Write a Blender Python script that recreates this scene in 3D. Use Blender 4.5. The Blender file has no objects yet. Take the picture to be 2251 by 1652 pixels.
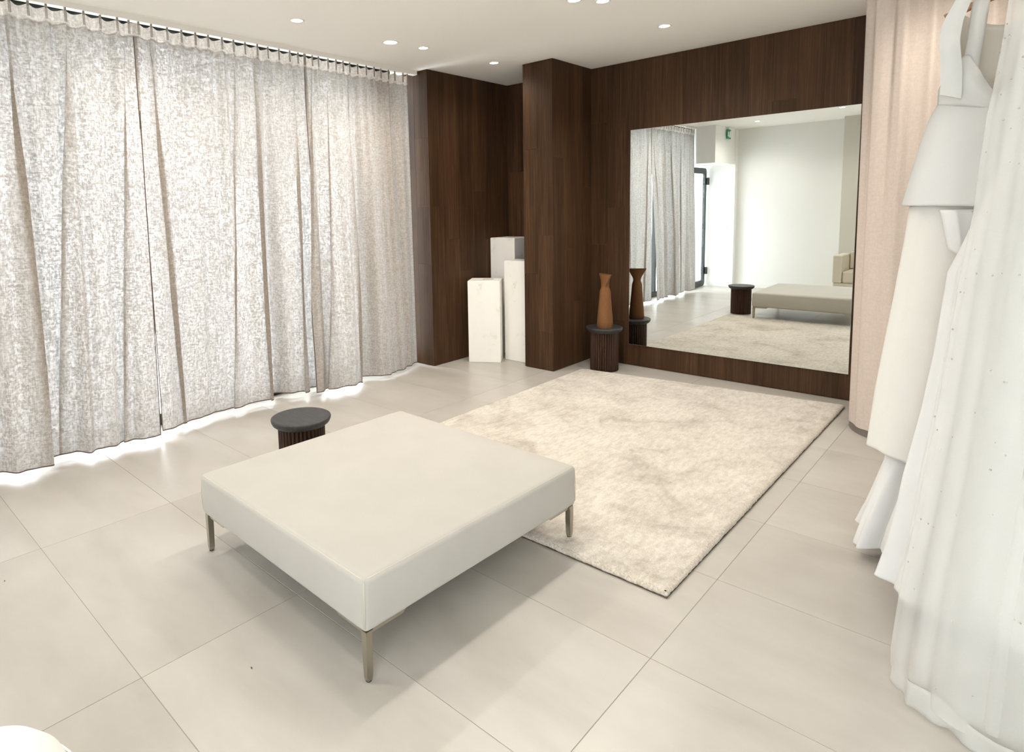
import bpy, bmesh, math, random
from mathutils import Vector, Matrix, noise
random.seed(7)
PI = math.pi
scene = bpy.context.scene
C = scene.collection

# ------------------------------------------------------------------ camera, world, light, exposure
H = 2.82
cam_d = bpy.data.cameras.new('camera'); cam = bpy.data.objects.new('camera', cam_d); C.objects.link(cam)
_ya, _pi, _ro = -0.7665, -0.1128, -0.0246
_fw = Vector((math.sin(_ya)*math.cos(_pi), math.cos(_ya)*math.cos(_pi), math.sin(_pi)))
_rt = Vector((math.cos(_ya), -math.sin(_ya), 0)); _up = _rt.cross(_fw)
_R = _rt*math.cos(_ro) + _up*math.sin(_ro); _U = -_rt*math.sin(_ro) + _up*math.cos(_ro)
cam.matrix_world = Matrix(((_R.x, _U.x, -_fw.x, 3.1837), (_R.y, _U.y, -_fw.y, -5.435), (_R.z, _U.z, -_fw.z, 1.5119), (0, 0, 0, 1)))
cam_d.sensor_fit = 'HORIZONTAL'; cam_d.sensor_width = 36.0
cam_d.lens = 36.0*1366.846/2251.0
cam_d.shift_x = (1125.5 - 971.671)/2251.0
cam_d.shift_y = (617.421 - 826.0)/2251.0
cam_d.clip_start = 0.05; cam_d.clip_end = 200
scene.camera = cam

world = bpy.data.worlds.new('World'); scene.world = world; world.use_nodes = True
wn = world.node_tree; bg = wn.nodes['Background']
bg.inputs['Color'].default_value = (0.90, 0.952, 1.0, 1); bg.inputs['Strength'].default_value = 9.6

SPOT_W = 35.0
SPOT_COL = (1.0, 0.925, 0.84)
scene.view_settings.view_transform = 'Standard'; scene.view_settings.look = 'None'
scene.view_settings.gamma = 1.0; scene.view_settings.use_curve_mapping = False
scene.view_settings.exposure = 0.47
scene.cycles.use_denoising = True
scene.cycles.max_bounces = 10; scene.cycles.diffuse_bounces = 8; scene.cycles.glossy_bounces = 5
scene.cycles.transmission_bounces = 8; scene.cycles.transparent_max_bounces = 24
scene.cycles.sample_clamp_indirect = 8.0

# ------------------------------------------------------------------ helpers
def tag(o, label=None, cat=None, group=None, kind=None):
    if label: o['label'] = label
    if cat: o['category'] = cat
    if group: o['group'] = group
    if kind: o['kind'] = kind
    return o
def empty(name, loc=(0, 0, 0), rz=0.0, label=None, cat=None, group=None):
    o = bpy.data.objects.new(name, None); C.objects.link(o)
    o.location = loc; o.rotation_euler = (0, 0, rz); o.empty_display_size = 0.1
    return tag(o, label, cat, group)
def link(name, me, mat, parent=None, loc=(0, 0, 0), rot=(0, 0, 0)):
    o = bpy.data.objects.new(name, me); C.objects.link(o)
    if mat and not me.materials: me.materials.append(mat)
    o.location = loc; o.rotation_euler = rot
    if parent: o.parent = parent
    return o
def from_bm(bm, smooth=False, name='mesh'):
    me = bpy.data.meshes.new(name)
    bmesh.ops.recalc_face_normals(bm, faces=bm.faces)
    bm.to_mesh(me); bm.free()
    if smooth: me.polygons.foreach_set('use_smooth', [True]*len(me.polygons))
    return me
def bm_box(bm, lo, hi):
    v = [bm.verts.new((x, y, z)) for x in (lo[0], hi[0]) for y in (lo[1], hi[1]) for z in (lo[2], hi[2])]
    for f in ((0, 1, 3, 2), (4, 6, 7, 5), (0, 4, 5, 1), (2, 3, 7, 6), (0, 2, 6, 4), (1, 5, 7, 3)):
        bm.faces.new([v[i] for i in f])
    return v
def box_me(lo, hi, bevel=0.0, seg=2, smooth=False):
    bm = bmesh.new(); bm_box(bm, lo, hi)
    if bevel: bmesh.ops.bevel(bm, geom=list(bm.edges), offset=bevel, segments=seg, affect='EDGES', profile=0.5)
    return from_bm(bm, smooth)
def cbox(name, lo, hi, mat, parent=None, bevel=0.0, seg=2):
    c = [(a+b)/2 for a, b in zip(lo, hi)]
    h = [(b-a)/2 for a, b in zip(lo, hi)]
    o = link(name, box_me([-x for x in h], h, bevel, seg), mat, None, c)
    if parent is not None: attach(o, parent)
    return o
def attach(o, p):
    o.parent = p
    o.location = Vector(o.location) - Vector(p.location) if p.rotation_euler.z == 0 else Matrix.Rotation(-p.rotation_euler.z, 3, 'Z') @ (Vector(o.location) - Vector(p.location))
def struct(o): o['kind'] = 'structure'; return o
def lathe(bm, prof, n=48, cx=0, cy=0, closed_top=True):
    rings = []
    for r, z in prof:
        if r < 1e-6: rings.append([bm.verts.new((cx, cy, z))])
        else: rings.append([bm.verts.new((cx + r*math.cos(2*PI*i/n), cy + r*math.sin(2*PI*i/n), z)) for i in range(n)])
    for a, b in zip(rings, rings[1:]):
        for i in range(n):
            j = (i+1) % n
            if len(a) == 1 and len(b) == 1: continue
            if len(a) == 1: bm.faces.new((a[0], b[i], b[j]))
            elif len(b) == 1: bm.faces.new((a[i], a[j], b[0]))
            else: bm.faces.new((a[i], a[j], b[j], b[i]))
def tube(bm, pts, r, n=8, closed=False):
    pts = [Vector(p) for p in pts]; rings = []
    m = len(pts)
    for i, p in enumerate(pts):
        a = pts[(i-1) % m] if (closed or i > 0) else p
        b = pts[(i+1) % m] if (closed or i < m-1) else p
        t = (b-a).normalized()
        up = Vector((0, 0, 1)) if abs(t.z) < 0.95 else Vector((1, 0, 0))
        s = t.cross(up).normalized(); u = s.cross(t)
        rr = r[i] if isinstance(r, (list, tuple)) else r
        rings.append([bm.verts.new(p + (s*math.cos(2*PI*k/n) + u*math.sin(2*PI*k/n))*rr) for k in range(n)])
    for i in range(m if closed else m-1):
        a, b = rings[i], rings[(i+1) % m]
        for k in range(n): bm.faces.new((a[k], a[(k+1) % n], b[(k+1) % n], b[k]))
    if not closed:
        bm.faces.new(rings[0]); bm.faces.new(list(reversed(rings[-1])))
def grid_me(fn, nu, nv, smooth=True, closed_u=False):
    vs = [fn(i/(nu if closed_u else nu-1), j/(nv-1)) for j in range(nv) for i in range(nu)]
    fs = []
    for j in range(nv-1):
        for i in range(nu if closed_u else nu-1):
            k = (i+1) % nu
            fs.append((j*nu+i, j*nu+k, (j+1)*nu+k, (j+1)*nu+i))
    me = bpy.data.meshes.new('grid'); me.from_pydata([tuple(v) for v in vs], [], fs); me.update()
    if smooth: me.polygons.foreach_set('use_smooth', [True]*len(me.polygons))
    return me
def interp(pts, x):
    if x <= pts[0][0]: return pts[0][1]
    if x >= pts[-1][0]: return pts[-1][1]
    for (a, va), (b, vb) in zip(pts, pts[1:]):
        if x <= b:
            t = (x-a)/(b-a); t = t*t*(3-2*t)
            return va + (vb-va)*t
def lerpi(pts, x):
    if x <= pts[0][0]: return pts[0][1]
    for (a, va), (b, vb) in zip(pts, pts[1:]):
        if x <= b: return va + (vb-va)*(x-a)/(b-a)
    return pts[-1][1]

# ------------------------------------------------------------------ materials
def mat(name, col, rough=0.6, metal=0.0, spec=0.5, sheen=0.0):
    m = bpy.data.materials.new(name); m.use_nodes = True
    b = m.node_tree.nodes['Principled BSDF']
    b.inputs['Base Color'].default_value = (*col, 1); b.inputs['Roughness'].default_value = rough
    b.inputs['Metallic'].default_value = metal
    b.inputs['Specular IOR Level'].default_value = spec
    if sheen: b.inputs['Sheen Weight'].default_value = sheen
    return m
def nodes(m): return m.node_tree.nodes, m.node_tree.links, m.node_tree.nodes['Principled BSDF']
def N(m, t, **kw):
    n = m.node_tree.nodes.new(t)
    for k, v in kw.items():
        if k in n.inputs.keys() if hasattr(n.inputs, 'keys') else False: n.inputs[k].default_value = v
        else: setattr(n, k, v)
    return n
def ramp(m, src, stops):
    r = m.node_tree.nodes.new('ShaderNodeValToRGB'); e = r.color_ramp.elements
    while len(e) < len(stops): e.new(0.5)
    for el, (p, c) in zip(e, stops): el.position = p; el.color = (*c, 1) if len(c) == 3 else c
    m.node_tree.links.new(src, r.inputs['Fac']); return r
def coords(m, scale=(1, 1, 1), kind='Object', jitter=False):
    tc = m.node_tree.nodes.new('ShaderNodeTexCoord'); mp = m.node_tree.nodes.new('ShaderNodeMapping')
    mp.inputs['Scale'].default_value = scale
    src = tc.outputs[kind]
    if jitter:
        oi = m.node_tree.nodes.new('ShaderNodeObjectInfo')
        mul = m.node_tree.nodes.new('ShaderNodeMath'); mul.operation = 'MULTIPLY'; mul.inputs[1].default_value = 37.0
        m.node_tree.links.new(oi.outputs['Random'], mul.inputs[0])
        add = m.node_tree.nodes.new('ShaderNodeVectorMath'); add.operation = 'ADD'
        m.node_tree.links.new(src, add.inputs[0]); m.node_tree.links.new(mul.outputs[0], add.inputs[1]); src = add.outputs[0]
    m.node_tree.links.new(src, mp.inputs['Vector']); return mp.outputs['Vector']
def tex(m, vec, scale, detail=4, rough=0.55, dist=0.0):
    t = m.node_tree.nodes.new('ShaderNodeTexNoise'); t.inputs['Scale'].default_value = scale
    t.inputs['Detail'].default_value = detail; t.inputs['Roughness'].default_value = rough; t.inputs['Distortion'].default_value = dist
    m.node_tree.links.new(vec, t.inputs['Vector']); return t.outputs['Fac']
def bump(m, h, strength, dist=0.002):
    b = m.node_tree.nodes.new('ShaderNodeBump'); b.inputs['Strength'].default_value = strength; b.inputs['Distance'].default_value = dist
    m.node_tree.links.new(h, b.inputs['Height']); return b.outputs['Normal']
def mixcol(m, fac, a, b, mode='MIX'):
    x = m.node_tree.nodes.new('ShaderNodeMix'); x.data_type = 'RGBA'; x.blend_type = mode
    L = m.node_tree.links
    for s, i in ((fac, 0), (a, 6), (b, 7)):
        if isinstance(s, (int, float)): x.inputs[i].default_value = s
        elif isinstance(s, tuple): x.inputs[i].default_value = (*s, 1)
        else: L.new(s, x.inputs[i])
    return x.outputs[2]
def per_object(m, lo, hi):
    oi = m.node_tree.nodes.new('ShaderNodeObjectInfo'); mr = m.node_tree.nodes.new('ShaderNodeMapRange')
    mr.inputs['To Min'].default_value = lo; mr.inputs['To Max'].default_value = hi
    m.node_tree.links.new(oi.outputs['Random'], mr.inputs['Value'])
    return mr.outputs[0]
def scale_by(m, colsock, valsock):
    v = m.node_tree.nodes.new('ShaderNodeVectorMath'); v.operation = 'SCALE'
    m.node_tree.links.new(colsock, v.inputs[0]); m.node_tree.links.new(valsock, v.inputs['Scale']); return v.outputs[0]

# floor tile
M_tile = mat('limestone_tile', (0.6, 0.55, 0.47), 0.32, spec=0.45); nd, lk, b = nodes(M_tile)
vec = coords(M_tile, (0.8, 2.0, 1), jitter=True)
n1 = tex(M_tile, vec, 1.6, 5, 0.55, 0.3); n2 = tex(M_tile, vec, 7, 4, 0.55)
r1 = ramp(M_tile, n1, [(0.25, (0.355, 0.328, 0.288)), (0.5, (0.415, 0.390, 0.350)), (0.72, (0.465, 0.440, 0.400))])
r2 = ramp(M_tile, n2, [(0.2, (0.965, 0.96, 0.955)), (0.8, (1.0, 1.0, 1.0))])
c1 = mixcol(M_tile, 1.0, r1.outputs[0], r2.outputs[0], 'MULTIPLY')
lk.new(scale_by(M_tile, c1, per_object(M_tile, 0.975, 1.02)), b.inputs['Base Color'])
rr = ramp(M_tile, n2, [(0.2, (0.30,)*3), (0.8, (0.36,)*3)]); lk.new(rr.outputs[0], b.inputs['Roughness'])
M_grout = mat('grout', (0.24, 0.215, 0.185), 0.85)
M_ceil = mat('ceiling_paint', (0.92, 0.90, 0.86), 0.9, spec=0.2)
nd, lk, b = nodes(M_ceil); lk.new(bump(M_ceil, tex(M_ceil, coords(M_ceil), 120, 3), 0.05), b.inputs['Normal'])
M_white = mat('white_wall_paint', (0.82, 0.82, 0.80), 0.85, spec=0.2)
nd, lk, b = nodes(M_white); lk.new(bump(M_white, tex(M_white, coords(M_white), 90, 3), 0.05), b.inputs['Normal'])
M_greige = mat('greige_wall_paint', (0.62, 0.60, 0.54), 0.85, spec=0.2)
nd, lk, b = nodes(M_greige); lk.new(bump(M_greige, tex(M_greige, coords(M_greige), 90, 3), 0.05), b.inputs['Normal'])
# dark wood
M_wood = mat('dark_oak', (0.05, 0.028, 0.015), 0.52, spec=0.16); nd, lk, b = nodes(M_wood)
vec = coords(M_wood, (70, 70, 1.6), jitter=True)
g1 = tex(M_wood, vec, 1.0, 6, 0.7, 0.8); vec2 = coords(M_wood, (9, 9, 0.7), jitter=True); g2 = tex(M_wood, vec2, 1.0, 3)
r1 = ramp(M_wood, g1, [(0.3, (0.031, 0.0150, 0.0068)), (0.52, (0.058, 0.0295, 0.0140)), (0.75, (0.098, 0.054, 0.027))])
r2 = ramp(M_wood, g2, [(0.3, (0.75,)*3), (0.7, (1.15,)*3)])
c1 = mixcol(M_wood, 1.0, r1.outputs[0], r2.outputs[0], 'MULTIPLY')
lk.new(scale_by(M_wood, c1, per_object(M_wood, 0.85, 1.18)), b.inputs['Base Color'])
lk.new(bump(M_wood, g1, 0.15, 0.001), b.inputs['Normal'])
M_woodcore = mat('wood_core', (0.02, 0.012, 0.008), 0.8)
# linen curtain : weave with open gaps, translucent
def curtain_mat(name, col, trans_col, gap, translucency, dens=0.86):
    m = bpy.data.materials.new(name); m.use_nodes = True; t = m.node_tree; t.nodes.clear(); L = t.links
    out = t.nodes.new('ShaderNodeOutputMaterial')
    d = t.nodes.new('ShaderNodeBsdfDiffuse'); tr = t.nodes.new('ShaderNodeBsdfTranslucent'); tp = t.nodes.new('ShaderNodeBsdfTransparent')
    v1 = coords(m, (62, 62, 62)); n1 = tex(m, v1, 1.0, 3, 0.7)
    v2 = coords(m, (260, 260, 14)); n2 = tex(m, v2, 1.0, 2, 0.5)
    v3 = coords(m, (20, 20, 200)); n3 = tex(m, v3, 1.0, 2, 0.5)
    a = t.nodes.new('ShaderNodeMath'); a.operation = 'ADD'; L.new(n2, a.inputs[0]); L.new(n3, a.inputs[1])
    a2 = t.nodes.new('ShaderNodeMath'); a2.operation = 'MULTIPLY_ADD'; L.new(n1, a2.inputs[0]); a2.inputs[1].default_value = 2.0; L.new(a.outputs[0], a2.inputs[2])
    mr = t.nodes.new('ShaderNodeMapRange'); mr.inputs['From Min'].default_value = 1.75; mr.inputs['From Max'].default_value = 2.3
    L.new(a2.outputs[0], mr.inputs['Value'])           # 0 dense slub .. 1 open weave
    cr = ramp(m, mr.outputs[0], [(0.0, tuple(c*dens for c in col)), (1.0, col)]); L.new(cr.outputs[0], d.inputs['Color'])
    ct = ramp(m, mr.outputs[0], [(0.0, tuple(c*0.36 for c in trans_col)), (1.0, trans_col)]); L.new(ct.outputs[0], tr.inputs['Color'])
    m1 = t.nodes.new('ShaderNodeMixShader'); m1.inputs['Fac'].default_value = translucency
    L.new(d.outputs[0], m1.inputs[1]); L.new(tr.outputs[0], m1.inputs[2])
    gp = t.nodes.new('ShaderNodeMapRange'); gp.inputs['From Min'].default_value = 0.35; gp.inputs['From Max'].default_value = 1.0
    gp.inputs['To Min'].default_value = gap*0.12; gp.inputs['To Max'].default_value = gap; L.new(mr.outputs[0], gp.inputs['Value'])
    m2 = t.nodes.new('ShaderNodeMixShader'); L.new(gp.outputs[0], m2.inputs['Fac']); L.new(m1.outputs[0], m2.inputs[1]); L.new(tp.outputs[0], m2.inputs[2])
    bp = bump(m, mr.outputs[0], 0.25, 0.001); L.new(bp, d.inputs['Normal'])
    L.new(m2.outputs[0], out.inputs['Surface']); return m
M_curtain = curtain_mat('linen_curtain', (0.43, 0.378, 0.325), (0.42, 0.414, 0.412), 0.022, 0.29)
M_heading = curtain_mat('curtain_heading_tape', (0.80, 0.75, 0.69), (0.52, 0.48, 0.45), 0.0, 0.35)
M_hem = mat('backlit_hem_shade', (0.10, 0.07, 0.06), 0.9)  # backlit look of the doubled cloth edge, painted as a dark colour
M_pinkcurtain = curtain_mat('blush_curtain', (0.60, 0.515, 0.45), (0.6, 0.5, 0.42), 0.0, 0.08, 0.96)
M_rail = mat('rail_white', (0.78, 0.76, 0.72), 0.5)
M_hook = mat('hook_steel', (0.32, 0.29, 0.26), 0.4, 0.6)
# bench fabric
M_bench = mat('bench_fabric', (0.47, 0.44, 0.38), 0.75, spec=0.3, sheen=0.15); nd, lk, b = nodes(M_bench)
n1 = tex(M_bench, coords(M_bench, (420, 420, 420)), 1.0, 2); n2 = tex(M_bench, coords(M_bench), 5, 3)
r1 = ramp(M_bench, n2, [(0.3, (0.388, 0.370, 0.330)), (0.7, (0.41, 0.392, 0.352))]); lk.new(r1.outputs[0], b.inputs['Base Color'])
lk.new(bump(M_bench, n1, 0.18, 0.0008), b.inputs['Normal'])
M_seam = mat('bench_seam', (0.50, 0.45, 0.37), 0.8)
M_steel = mat('brushed_nickel', (0.40, 0.37, 0.31), 0.34, 1.0); nd, lk, b = nodes(M_steel)
lk.new(bump(M_steel, tex(M_steel, coords(M_steel, (400, 400, 10)), 1.0, 2), 0.08, 0.0005), b.inputs['Normal'])
M_foot = mat('foot_glide', (0.05, 0.045, 0.04), 0.6)
# rug
M_rug = mat('cream_pile', (0.72, 0.65, 0.55), 0.95, spec=0.1, sheen=0.4); nd, lk, b = nodes(M_rug)
v = coords(M_rug, (1, 1, 0.3)); n1 = tex(M_rug, v, 3.0, 8, 0.68, 0.7); n2 = tex(M_rug, coords(M_rug, (40, 14, 40)), 1.0, 5, 0.7); n3 = tex(M_rug, coords(M_rug, (230, 230, 230)), 1.0, 2)
r1 = ramp(M_rug, n1, [(0.36, (0.43, 0.388, 0.33)), (0.46, (0.565, 0.523, 0.455)), (0.57, (0.64, 0.60, 0.53))])
r2 = ramp(M_rug, n2, [(0.3, (0.72, 0.69, 0.64)), (0.6, (1.0, 1.0, 1.0))])
r3 = ramp(M_rug, n3, [(0.25, (0.72, 0.70, 0.67)), (0.6, (1.0, 1.0, 1.0))])
c1 = mixcol(M_rug, 1.0, r1.outputs[0], r2.outputs[0], 'MULTIPLY'); c1 = mixcol(M_rug, 1.0, c1, r3.outputs[0], 'MULTIPLY'); lk.new(c1, b.inputs['Base Color'])
lk.new(bump(M_rug, n3, 0.5, 0.004), b.inputs['Normal'])
M_backing = mat('rug_backing', (0.09, 0.065, 0.045), 0.95)  # backing; its dark rim also stands for the shadow at the rug's base
# small stuff
M_stool = mat('espresso_wood', (0.030, 0.014, 0.008), 0.45, spec=0.3); nd, lk, b = nodes(M_stool)
n1 = tex(M_stool, coords(M_stool, (60, 60, 4)), 1.0, 5); r1 = ramp(M_stool, n1, [(0.3, (0.022, 0.009, 0.0045)), (0.7, (0.055, 0.024, 0.012))]); lk.new(r1.outputs[0], b.inputs['Base Color'])
M_stooltop = mat('blackened_wood_top', (0.016, 0.014, 0.013), 0.5); nd, lk, b = nodes(M_stooltop)
n1 = tex(M_stooltop, coords(M_stooltop, (14, 90, 14)), 1.0, 5); r1 = ramp(M_stooltop, n1, [(0.3, (0.016, 0.0155, 0.016)), (0.7, (0.046, 0.044, 0.044))]); lk.new(r1.outputs[0], b.inputs['Base Color'])
lk.new(bump(M_stooltop, n1, 0.2, 0.0015), b.inputs['Normal'])
M_vase = mat('terracotta', (0.24, 0.115, 0.048), 0.8, spec=0.25); nd, lk, b = nodes(M_vase)
n1 = tex(M_vase, coords(M_vase), 260, 3); r1 = ramp(M_vase, n1, [(0.3, (0.135, 0.058, 0.021)), (0.7, (0.205, 0.095, 0.037))]); lk.new(r1.outputs[0], b.inputs['Base Color']); lk.new(bump(M_vase, n1, 0.3, 0.001), b.inputs['Normal'])
M_plinth = mat('plinth_white', (0.80, 0.78, 0.74), 0.7); nd, lk, b = nodes(M_plinth)
n1 = tex(M_plinth, coords(M_plinth), 6, 6, 0.7); r1 = ramp(M_plinth, n1, [(0.28, (0.62, 0.58, 0.52)), (0.42, (0.80, 0.78, 0.735)), (0.8, (0.83, 0.81, 0.77))]); lk.new(r1.outputs[0], b.inputs['Base Color'])
M_mirror = mat('mirror_silver', (0.74, 0.765, 0.745), 0.0, 1.0)
M_mirroredge = mat('mirror_edge', (0.55, 0.62, 0.58), 0.2)
M_frame = mat('anthracite_frame', (0.012, 0.018, 0.018), 0.4)
M_concrete = mat('terrace_paving', (0.55, 0.55, 0.53), 0.9); nd, lk, b = nodes(M_concrete)
n1 = tex(M_concrete, coords(M_concrete), 1.5, 5); r1 = ramp(M_concrete, n1, [(0.3, (0.72, 0.71, 0.68)), (0.7, (0.80, 0.79, 0.76))]); lk.new(r1.outputs[0], b.inputs['Base Color'])
M_leaf = mat('foliage', (0.09, 0.15, 0.04), 0.7); nd, lk, b = nodes(M_leaf)
n1 = tex(M_leaf, coords(M_leaf), 5, 5); r1 = ramp(M_leaf, n1, [(0.3, (0.05, 0.09, 0.025)), (0.7, (0.17, 0.25, 0.08))]); lk.new(r1.outputs[0], b.inputs['Base Color'])
M_trunk = mat('bark', (0.12, 0.085, 0.06), 0.9)
M_glass = bpy.data.materials.new('window_glass'); M_glass.use_nodes = True; t = M_glass.node_tree; t.nodes.clear()
o_ = t.nodes.new('ShaderNodeOutputMaterial'); tp = t.nodes.new('ShaderNodeBsdfTransparent'); gl = t.nodes.new('ShaderNodeBsdfGlossy'); gl.inputs['Roughness'].default_value = 0.02
tp.inputs['Color'].default_value = (0.975, 0.98, 0.98, 1)
lw = t.nodes.new('ShaderNodeLayerWeight'); pw = t.nodes.new('ShaderNodeMath'); pw.operation = 'POWER'; pw.inputs[1].default_value = 5.0
ma = t.nodes.new('ShaderNodeMath'); ma.operation = 'MULTIPLY_ADD'; ma.inputs[1].default_value = 0.8; ma.inputs[2].default_value = 0.035
t.links.new(lw.outputs['Facing'], pw.inputs[0]); t.links.new(pw.outputs[0], ma.inputs[0]); mx = t.nodes.new('ShaderNodeMixShader')
t.links.new(ma.outputs[0], mx.inputs['Fac']); t.links.new(tp.outputs[0], mx.inputs[1]); t.links.new(gl.outputs[0], mx.inputs[2]); t.links.new(mx.outputs[0], o_.inputs['Surface'])
def cloth_mat(name, col, translucency, see=0.0, weave=600, rough_bump=0.12):
    m = bpy.data.materials.new(name); m.use_nodes = True; t = m.node_tree; t.nodes.clear(); L = t.links
    out = t.nodes.new('ShaderNodeOutputMaterial'); d = t.nodes.new('ShaderNodeBsdfDiffuse'); tr = t.nodes.new('ShaderNodeBsdfTranslucent')
    n = tex(m, coords(m, (weave, weave, weave)), 1.0, 2)
    r = ramp(m, n, [(0.3, tuple(c*0.95 for c in col)), (0.7, col)]); L.new(r.outputs[0], d.inputs['Color']); L.new(r.outputs[0], tr.inputs['Color'])
    L.new(bump(m, n, rough_bump, 0.0008), d.inputs['Normal'])
    m1 = t.nodes.new('ShaderNodeMixShader'); m1.inputs['Fac'].default_value = translucency; L.new(d.outputs[0], m1.inputs[1]); L.new(tr.outputs[0], m1.inputs[2])
    last = m1
    if see:
        tp = t.nodes.new('ShaderNodeBsdfTransparent'); m2 = t.nodes.new('ShaderNodeMixShader'); m2.inputs['Fac'].default_value = see
        L.new(m1.outputs[0], m2.inputs[1]); L.new(tp.outputs[0], m2.inputs[2]); last = m2
    L.new(last.outputs[0], out.inputs['Surface']); return m
M_crepe = cloth_mat('ivory_crepe', (0.63, 0.625, 0.60), 0.10)
M_skirt = cloth_mat('warm_ivory_crepe', (0.70, 0.675, 0.62), 0.12)
M_crepe2 = cloth_mat('cream_lining', (0.62, 0.58, 0.51), 0.2)
M_satin = cloth_mat('white_satin', (0.71, 0.70, 0.68), 0.1)
M_tulle = cloth_mat('sheer_tulle', (0.74, 0.727, 0.70), 0.25, 0.64)
M_lining = cloth_mat('tulle_lining', (0.71, 0.70, 0.67), 0.2, 0.1)
M_pearl = mat('pearl', (0.36, 0.345, 0.32), 0.4, spec=0.4)
M_hanger = mat('hanger_wood', (0.36, 0.20, 0.10), 0.45)
M_sofa = mat('sofa_fabric', (0.60, 0.55, 0.45), 0.85); nd, lk, b = nodes(M_sofa); lk.new(bump(M_sofa, tex(M_sofa, coords(M_sofa), 300, 2), 0.2, 0.001), b.inputs['Normal'])
M_boucle = mat('white_boucle', (0.82, 0.80, 0.76), 0.95, sheen=0.3); nd, lk, b = nodes(M_boucle); lk.new(bump(M_boucle, tex(M_boucle, coords(M_boucle), 110, 3), 0.5, 0.004), b.inputs['Normal'])
M_black = mat('black_rail', (0.02, 0.02, 0.02), 0.4, 0.8)
M_signgreen = mat('sign_green', (0.02, 0.26, 0.12), 0.5); M_signwhite = mat('sign_white', (0.85, 0.87, 0.85), 0.5)
M_lens = bpy.data.materials.new('lamp_lens'); M_lens.use_nodes = True; t = M_lens.node_tree; t.nodes.clear()
o_ = t.nodes.new('ShaderNodeOutputMaterial'); em = t.nodes.new('ShaderNodeEmission'); em.inputs['Color'].default_value = (1, 0.93, 0.82, 1); em.inputs['Strength'].default_value = 25
t.links.new(em.outputs[0], o_.inputs['Surface'])

# ------------------------------------------------------------------ room shell
XL, XR, YB, YF = -1.5, 4.3, -6.46, 0.0
floor = struct(cbox('floor', (XL-0.15, YB-0.16, -0.16), (XR+0.16, 0.16, -0.0012), M_grout))
XS = [-0.0752 + 1.2*k for k in range(-2, 5)]; YS = [-4.778 + 0.6*k for k in range(-3, 9)]
for xa, xb in zip(XS, XS[1:]):
    for ya, yb in zip(YS, YS[1:]):
        a, c_ = max(xa, XL), min(xb, XR); d0, d1 = max(ya, YB), min(yb, YF)
        if c_-a < 0.05 or d1-d0 < 0.05: continue
        dz = random.uniform(-0.0004, 0.0)
        cbox('tile', (a+0.0012, d0+0.0012, -0.012), (c_-0.0012, d1-0.0012, dz), M_tile, floor, 0.0006, 1)
ceiling = struct(cbox('ceiling', (XL, YB, H), (XR, 0.012, H+0.16), M_ceil))

def planks(parent, axis, face, lo, hi, width, z1=H, cuts=None, seed=0, sign=-1, first=None):
    """boards on a vertical face; axis = direction along the wall ('x' or 'y'), face = coordinate of the finished surface, boards go back from it"""
    rnd = random.Random(seed); edges = [lo]
    while edges[-1] + width*1.3 < hi: edges.append(edges[-1]+width)
    edges.append(hi)
    for k, (a, b_) in enumerate(zip(edges, edges[1:])):
        zs = [0.004] + (cuts[k] if cuts and k < len(cuts) else sorted(rnd.sample([0.42, 0.8, 1.15, 1.5, 1.9, 2.3], rnd.choice((1, 1, 2))))) + [z1-0.002]
        for za, zb in zip(zs, zs[1:]):
            pr = rnd.uniform(0.0, 0.0006); g = 0.0005
            f0, f1 = face - sign*0.012, face + sign*pr
            if axis == 'x': lo_, hi_ = (a+g, min(f0, f1), za+g), (b_-g, max(f0, f1), zb-g)
            else: lo_, hi_ = (min(f0, f1), a+g, za+g), (max(f0, f1), b_-g, zb-g)
            cbox('plank', lo_, hi_, M_wood, parent)
wall_far = struct(cbox('wall_far', (-1.75, 0.012, -0.001), (XR, 0.16, H), M_woodcore))
planks(wall_far, 'x', 0.0, -1.016, -0.322, 0.1735, seed=3)
planks(wall_far, 'x', 0.0, 0.0, 3.2, 0.178, seed=5)
wall_pillar = struct(cbox('wall_pillar', (-0.31, -0.652, 0.0), (-0.012, 0.0, H), M_woodcore))
planks(wall_pillar, 'x', -0.664, -0.322, 0.0, 0.161, cuts=[[0.9, 2.05], [0.37, 1.26]], seed=1)
planks(wall_pillar, 'y', 0.0, -0.652, -0.0005, 0.163, cuts=[[1.97], [1.12], [0.62], [1.7]], seed=2, sign=1)
planks(wall_pillar, 'y', -0.322, -0.652, -0.0005, 0.163, seed=8, sign=-1)
wall_nook = struct(cbox('wall_nook', (-1.75, -1.2, 0.0), (-1.028, 0.0, H), M_woodcore))
planks(wall_nook, 'x', -1.212, -1.75, -1.016, 0.1835, cuts=[[0.8], [1.2], [0.6, 1.9], [1.0, 1.55, 2.2]], seed=11)
planks(wall_nook, 'y', -1.016, -1.2, -0.0005, 0.2, cuts=[[1.55], [1.23], [0.9], [1.7], [1.2], [1.0]], seed=12, sign=1)
# window bay on the left
wall_left = struct(cbox('wall_left', (-1.65, -6.62, 0.0), (-0.8, -6.33, H), M_white))
cbox('baseboard', (-0.8, -6.455, 0.0), (-0.788, -6.335, 0.06), M_white, wall_left)
wall_lintel = struct(cbox('wall_lintel', (-1.5, -6.33, 2.2), (-0.82, -5.42, H), M_white))
wall_back = struct(cbox('wall_back', (-0.8, -6.62, 0.0), (2.6, -6.46, H), M_white))
cbox('wall_back_end', (4.15, -6.62, 0.0), (XR, -6.46, H), M_white, wall_back)
cbox('wall_back_head', (2.6, -6.62, 2.6), (4.15, -6.46, H), M_white, wall_back)
window2 = struct(empty('window_2', (3.375, -6.54, 0)))  # unseen window, added for the cool daylight on the bench's near side
for x in (2.63, 3.375, 4.12): cbox('mullion', (x-0.03, -6.57, 0.08), (x+0.03, -6.51, 2.54), M_frame, window2)
cbox('bottom_rail', (2.6, -6.575, 0.0), (4.15, -6.505, 0.08), M_frame, window2)
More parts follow.
